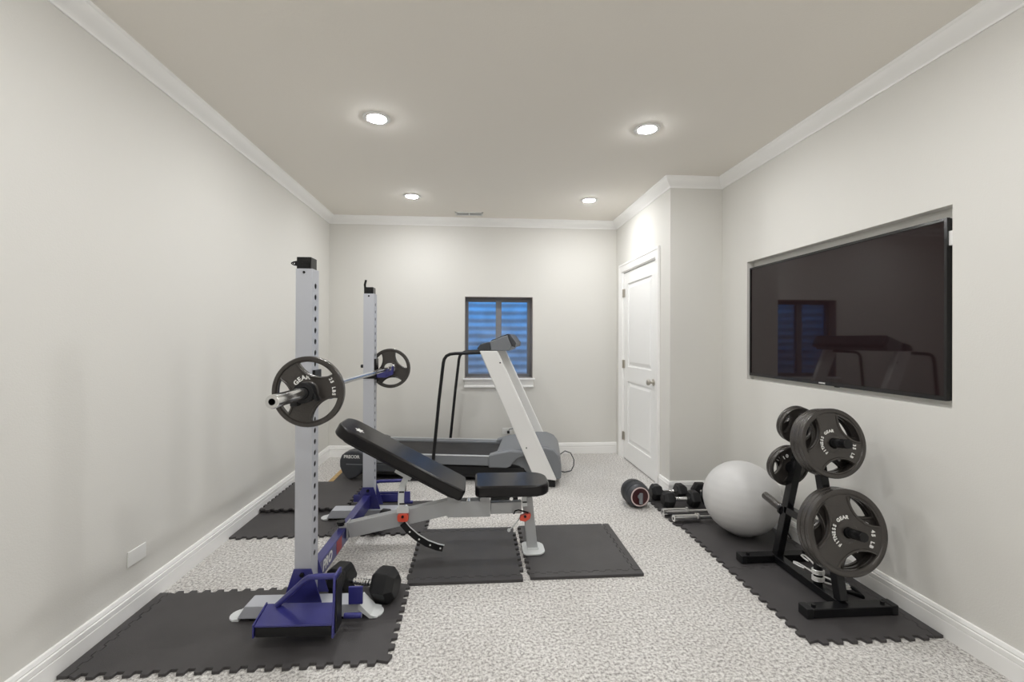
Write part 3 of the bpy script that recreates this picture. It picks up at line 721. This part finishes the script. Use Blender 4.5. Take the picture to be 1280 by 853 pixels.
# ---------------------------------------------------------------- plate rack
TX = 1.757
tr = thing('plate_rack', 'black A shaped plate rack standing by the right wall', 'plate rack', (TX, 0, 0))
def peg(y0, z0, sg, length, mm=BLACKM, r_=.0235):
    a = R(9); p0 = Vector((0, y0, z0)); p1 = p0 + Vector((0, sg * cos(a), sin(a))) * length
    return p0, p1
for yc in (2.012, 2.525):
    fb = build('foot_bar', prism(rrect(-.198, .213, yc - .03, yc + .03, .006), .016, .058), BLACKM, tr, bevel=.003)
    build('end_cap', [prism(rrect(-.220, -.185, yc - .031, yc + .031, .006), .0145, .0605) for sx_ in (-1,)], BLACKS, fb, bevel=.003)
    build('end_cap', [prism(rrect(.200, .235, yc - .031, yc + .031, .006), .0145, .0605)], BLACKS, fb, bevel=.003)
    for sx_ in (-.165, .18): build('bolt', cyl((sx_, yc, .0606), (sx_, yc, .066), .010, 6), BLACKM, fb)
build('base_rail', box(-.025, .025, 2.045, 2.492, .020, .060), BLACKM, tr, bevel=.003)
build('post', bar((0, 2.500, .060), (0, 2.277, .90), .045, .040), BLACKM, tr, bevel=.003)
build('post', bar((0, 2.045, .060), (0, 2.231, .90), .045, .040), BLACKM, tr, bevel=.003)
build('top_cap', box(-.026, .026, 2.20, 2.30, .880, .915), BLACKS, tr, bevel=.004)
build('cross_brace', box(-.02, .02, 2.14, 2.42, .335, .375), BLACKM, tr, bevel=.002)
def ypost_near(z): return 2.045 + (z - .06) / .87 * .193
def ypost_far(z): return 2.500 - (z - .06) / .90 * .238
pegs = []
for nm, z, sg, ln in (('low', .388, -1, .185), ('up', .790, -1, .185)):
    p0, p1 = peg(ypost_near(z) - .021, z, sg, ln)
    build('peg', cyl(p0, p1, .0225, 28), BLACKM, tr, bevel=.003); pegs.append((p0, p1))
    build('peg_collar', cyl(p0 + Vector((0, .004, 0)), p0 + (p1 - p0).normalized() * .012, .034, 24), BLACKM, tr)
for nm, z, sg, ln, m_ in (('far low', .340, 1, .170, IRON), ('far mid', .600, 1, .130, BLACKM), ('far top', .842, 1, .125, BLACKM)):
    p0, p1 = peg(ypost_far(z) + .021, z, sg, ln)
    build('peg', cyl(p0, p1, .0225, 28), m_, tr, bevel=.003); pegs.append((p0, p1))
    build('peg_collar', cyl(p0 - Vector((0, .004, 0)), p0 + (p1 - p0).normalized() * .012, .034, 24), BLACKM, tr)
def on_peg(o, pg, s, roll, sg):
    p0, p1 = pg; d = (p1 - p0).normalized(); c = p0 + d * s - Vector((0, 0, .0020))
    orient(o, c.y, c.z, TX + c.x, tilt=-9 * sg * 1.0, roll=roll)
G1, G2 = 'large plates on the low near peg', 'medium plates on the upper near peg'
big = weight_plate('weight_plate', .199, .026, .046, [('FITNESS GEAR', .0695, 158, .0225, 0), ('45 LB', .126, -15, .025, 0)], ph=45, label='outermost large plate on the lower near peg of the plate rack', group=G1)
on_peg(big, pegs[0], .084, 0, 1)
b2_ = copy_tree(big); b2_['label'] = 'middle large plate on the lower near peg of the plate rack'; on_peg(b2_, pegs[0], .056, 14, 1)
b3_ = copy_tree(big); b3_['label'] = 'innermost large plate on the lower near peg, against the post'; on_peg(b3_, pegs[0], .028, -20, 1)
med = weight_plate('weight_plate', .169, .026, .042, [('FITNESS GEAR', .0595, 158, .0190, 0), ('35 LB', .108, -22, .021, 0)], ph=38, label='outermost medium plate on the upper near peg of the plate rack', group=G2)
on_peg(med, pegs[1], .086, 0, 1)
m2_ = copy_tree(med); m2_['label'] = 'middle medium plate on the upper near peg of the plate rack'; on_peg(m2_, pegs[1], .057, 9, 1)
m3_ = copy_tree(med); m3_['label'] = 'innermost medium plate on the upper near peg, against the post'; on_peg(m3_, pegs[1], .028, -15, 1)
sm = weight_plate('weight_plate', .113, .022, .036, [('10', .068, 90, .028, 0)], ph=20, label='inner small plate on the middle far peg above the ball', group='plates on the middle far peg')
on_peg(sm, pegs[3], .026, 30, -1)
s2_ = copy_tree(sm); s2_['label'] = 'outer small plate on the middle far peg above the ball'; on_peg(s2_, pegs[3], .050, 55, -1)
ti = weight_plate('weight_plate', .102, .020, .036, [], ph=20, label='inner small plate on the top far peg', group='plates on the top far peg')
on_peg(ti, pegs[4], .025, 30, -1)
for k, (l, s) in enumerate((('outer small plate on the top far peg of the plate rack', .047),)):
    q = copy_tree(ti); q['label'] = l; on_peg(q, pegs[4], s, 20 * k, -1)

# spring clips lying over the base rail
def clip(loc, rz, label, flip=1):
    t = thing('spring_clip', label, 'clip', loc, rz, 'spring clips on the plate rack base')
    pts_ = []
    for k in range(61):
        a = 2 * pi * 2.6 * k / 60; pts_.append((.0255 * cos(a), .0255 * sin(a) , -.011 + .022 * k / 60))
    build('coil', tube(pts_, .0036, 8), WIRE, t)
    for s_, a in ((-1, 200), (1, 340)):
        ca, sa = cos(R(a)), sin(R(a)); z = .012 * s_
        P_ = [(.026, 0), (.08, .002), (.122, .008), (.132, .018), (.122, .028), (.09, .024), (.068, .016)]
        build('handle', tube([(x * ca - y * sa, x * sa + y * ca, z + .006 * s_ * x / .09) for x, y in P_], .0042, 8), WIRE, t)
    return t
build('storage_stub', cyl((-.0, 2.19, .0602), (-.0, 2.19, .165), .0205, 20), BLACKM, tr, bevel=.002)
clip((TX, 2.19, .090), 118, 'lower chrome spring clip with splayed handles around the stub of the plate rack base')
q = clip((TX, 2.19, .124), 95, 'upper chrome spring clip around the stub of the plate rack base')
st = thing('exercise_strap', 'short black strap lying on the mat beside the plate rack foot', 'strap', (1.93, 2.24, .0145), 12)
build('strap_band', tube([(-.02, -.12, .012), (.01, -.06, .014), (.02, .0, .013), (.01, .06, .014), (-.02, .12, .012), (-.045, .06, .012), (-.04, 0, .012), (-.045, -.06, .012)], .011, 10, closed=True), BLACKM, st)

# ---------------------------------------------------------------- hex dumbbells
def hexhead(cx, r, ln, sg):
    c = r * .80
    v = []; f = []
    for xx, rr in ((0, c), (ln * .18, r), (ln * .72, r), (ln, c * .82)):
        for k in range(6):
            t = R(60 * k + 30 + 0); v.append((cx + sg * xx, rr * cos(t), rr * sin(t)))
    for i in range(3):
        for k in range(6): f.append((i * 6 + k, i * 6 + (k + 1) % 6, (i + 1) * 6 + (k + 1) % 6, (i + 1) * 6 + k))
    f += [tuple(range(6)), tuple(range(18, 24))]
    return v, f
def dumbbell(label, loc, rz, r, hl, grip, group=None, ribbed=True):
    t = thing('dumbbell', label, 'dumbbell', (loc[0], loc[1], loc[2] + r * cos(R(30)) ), rz, group)
    # hexagon rests on a flat side
    for s_ in (-1, 1):
        sh = hexhead(s_ * grip / 2, r, hl, s_)
        build('head', rot(sh, 'X', 30), RUBHEX, t, bevel=.004, bseg=2, angle=20)
    pf = [(.0001, -grip / 2 - .005), (.011, -grip / 2 - .005), (.011, -grip / 2 + .012)]
    n = 7
    for k in range(n):
        z0 = -grip / 2 + .014 + (grip - .028) * k / n; dz = (grip - .028) / n
        pf += [(.0135, z0), (.017, z0 + dz * .3), (.017, z0 + dz * .7), (.0135, z0 + dz * .98)]
    pf += [(.011, grip / 2 - .012), (.011, grip / 2 + .005), (.0001, grip / 2 + .005)]
    build('handle', rot(lathe(pf, 20), 'Y', 90), CHROME, t)
    return t
G = 'hex dumbbells'
dumbbell('large black hex dumbbell lying behind the near rack foot', (-.560, 2.305, .0145), -15, .085, .115, .135, G)
dumbbell('black hex dumbbell tucked behind the bench tube beside the far rack foot', (-.645, 3.135, .0145), 75, .056, .07, .09, G)
dumbbell('black hex dumbbell in front, right beside the bars and the wheel', (1.592, 3.385, .0145), 1, .068, .085, .125, G)
dumbbell('black hex dumbbell at the back, against the closet baseboard', (1.565, 3.555, .0145), 1, .068, .085, .125, G)
dumbbell('small black hex dumbbell farthest right, half hidden behind the ball', (1.835, 3.50, .0145), 84, .068, .07, .11, G)

# chrome bars
def hbar(loc, rz, label):
    t = thing('dumbbell_bar', label, 'bar', (loc[0], loc[1], loc[2] + .0255), rz, 'chrome dumbbell bars')
    build('shaft', cyl((-.15, 0, 0), (.15, 0, 0), .013, 18), CHROME, t)
    for s_ in (-1, 1):
        build('sleeve', mv(rot(lathe([(.010, .20), (.022, .20), (.0245, .197), (.0245, .03), (.031, .028), (.031, .012), (.024, .010), (.014, .0), (.014, .004), (.010, .18), (.010, .20)], 30), 'Y', 90 * s_), s_ * .115, 0, 0), CHROME, t)
    return t
hbar((1.715, 3.105, .0185), 2, 'chrome dumbbell bar nearest the ball')
hbar((1.690, 3.215, .0185), -1, 'chrome dumbbell bar behind the nearest one, next to the dumbbells')

# ab wheel
ab = thing('ab_roller', 'fat dark ab roller wheel with a pale ringed hub on the carpet', 'ab roller', (1.262, 3.475, .098), 4)
wp = [(.070, -.088), (.078, -.090), (.088, -.075), (.096, -.045), (.098, 0), (.096, .045), (.088, .075), (.078, .090), (.070, .088)]
build('tyre', rot(lathe(wp, 56), 'X', 90), TDARK, ab, smooth=50)
gr = [rot(ring(.0972 - .0004 * abs(k), .0990 - .0008 * abs(k), k * .011 - .0025, k * .011 + .0025, 56), 'X', 90) for k in range(-5, 6)]
build('tread', gr, BLACKS, ab)
for s_ in (-1, 1):
    hb = build('hub', rot(lathe([(.0001, .080), (.020, .084), (.060, .088), (.070, .091), (.0705, .06), (.0001, .06)], 48), 'X', 90 * s_ * -1 + 0), WRED, ab)
    build('hub_ring', mv(rot(ring(.0655, .0735, -.002, .003, 56), 'X', 90), 0, s_ * .0915, 0), PINKR, hb)
    build('grip', [cyl((.004, s_ * .100, .030), (.0, s_ * .108, -.050), .0145, 20), cyl((0, s_ * .082, 0), (0, s_ * .100, 0), .018, 20)], TGREY, ab, bevel=.003)

# ---------------------------------------------------------------- light, world, camera
w = bpy.data.worlds.new('World'); SC.world = w; w.use_nodes = True
bg = w.node_tree.nodes['Background']; bg.inputs[0].default_value = (.05, .31, .74, 1); bg.inputs[1].default_value = 3.6

Fpx, TH, CXp, CYp, RO, PT = 562.18, .0711, 634.45, 423.3, .0031, .0015
cam = bpy.data.cameras.new('camera'); co = bpy.data.objects.new('camera', cam); COL.objects.link(co)
cam.sensor_fit = 'HORIZONTAL'; cam.sensor_width = 36; cam.lens = Fpx * 36 / 1280; cam.clip_start = .02
cam.shift_x = (640 - CXp) / 1280; cam.shift_y = (CYp - 426.5) / 1280
right = Vector((cos(TH), -sin(TH), 0)); fwd0 = Vector((sin(TH), cos(TH), 0)); upv = Vector((0, 0, 1))
fwd = fwd0 * cos(PT) + upv * sin(PT); up = upv * cos(PT) - fwd0 * sin(PT)
cr = right * cos(RO) + up * sin(RO); cu_ = up * cos(RO) - right * sin(RO)
Mc = Matrix((( cr.x, cu_.x, -fwd.x, 0), (cr.y, cu_.y, -fwd.y, 0), (cr.z, cu_.z, -fwd.z, 1.31), (0, 0, 0, 1)))
co.matrix_world = Mc
SC.camera = co
vs_ = SC.view_settings
vs_.view_transform = 'Standard'; vs_.look = 'None'; vs_.gamma = 1; vs_.use_curve_mapping = False; vs_.exposure = 0.0
SC.cycles.max_bounces = 10; SC.cycles.diffuse_bounces = 6
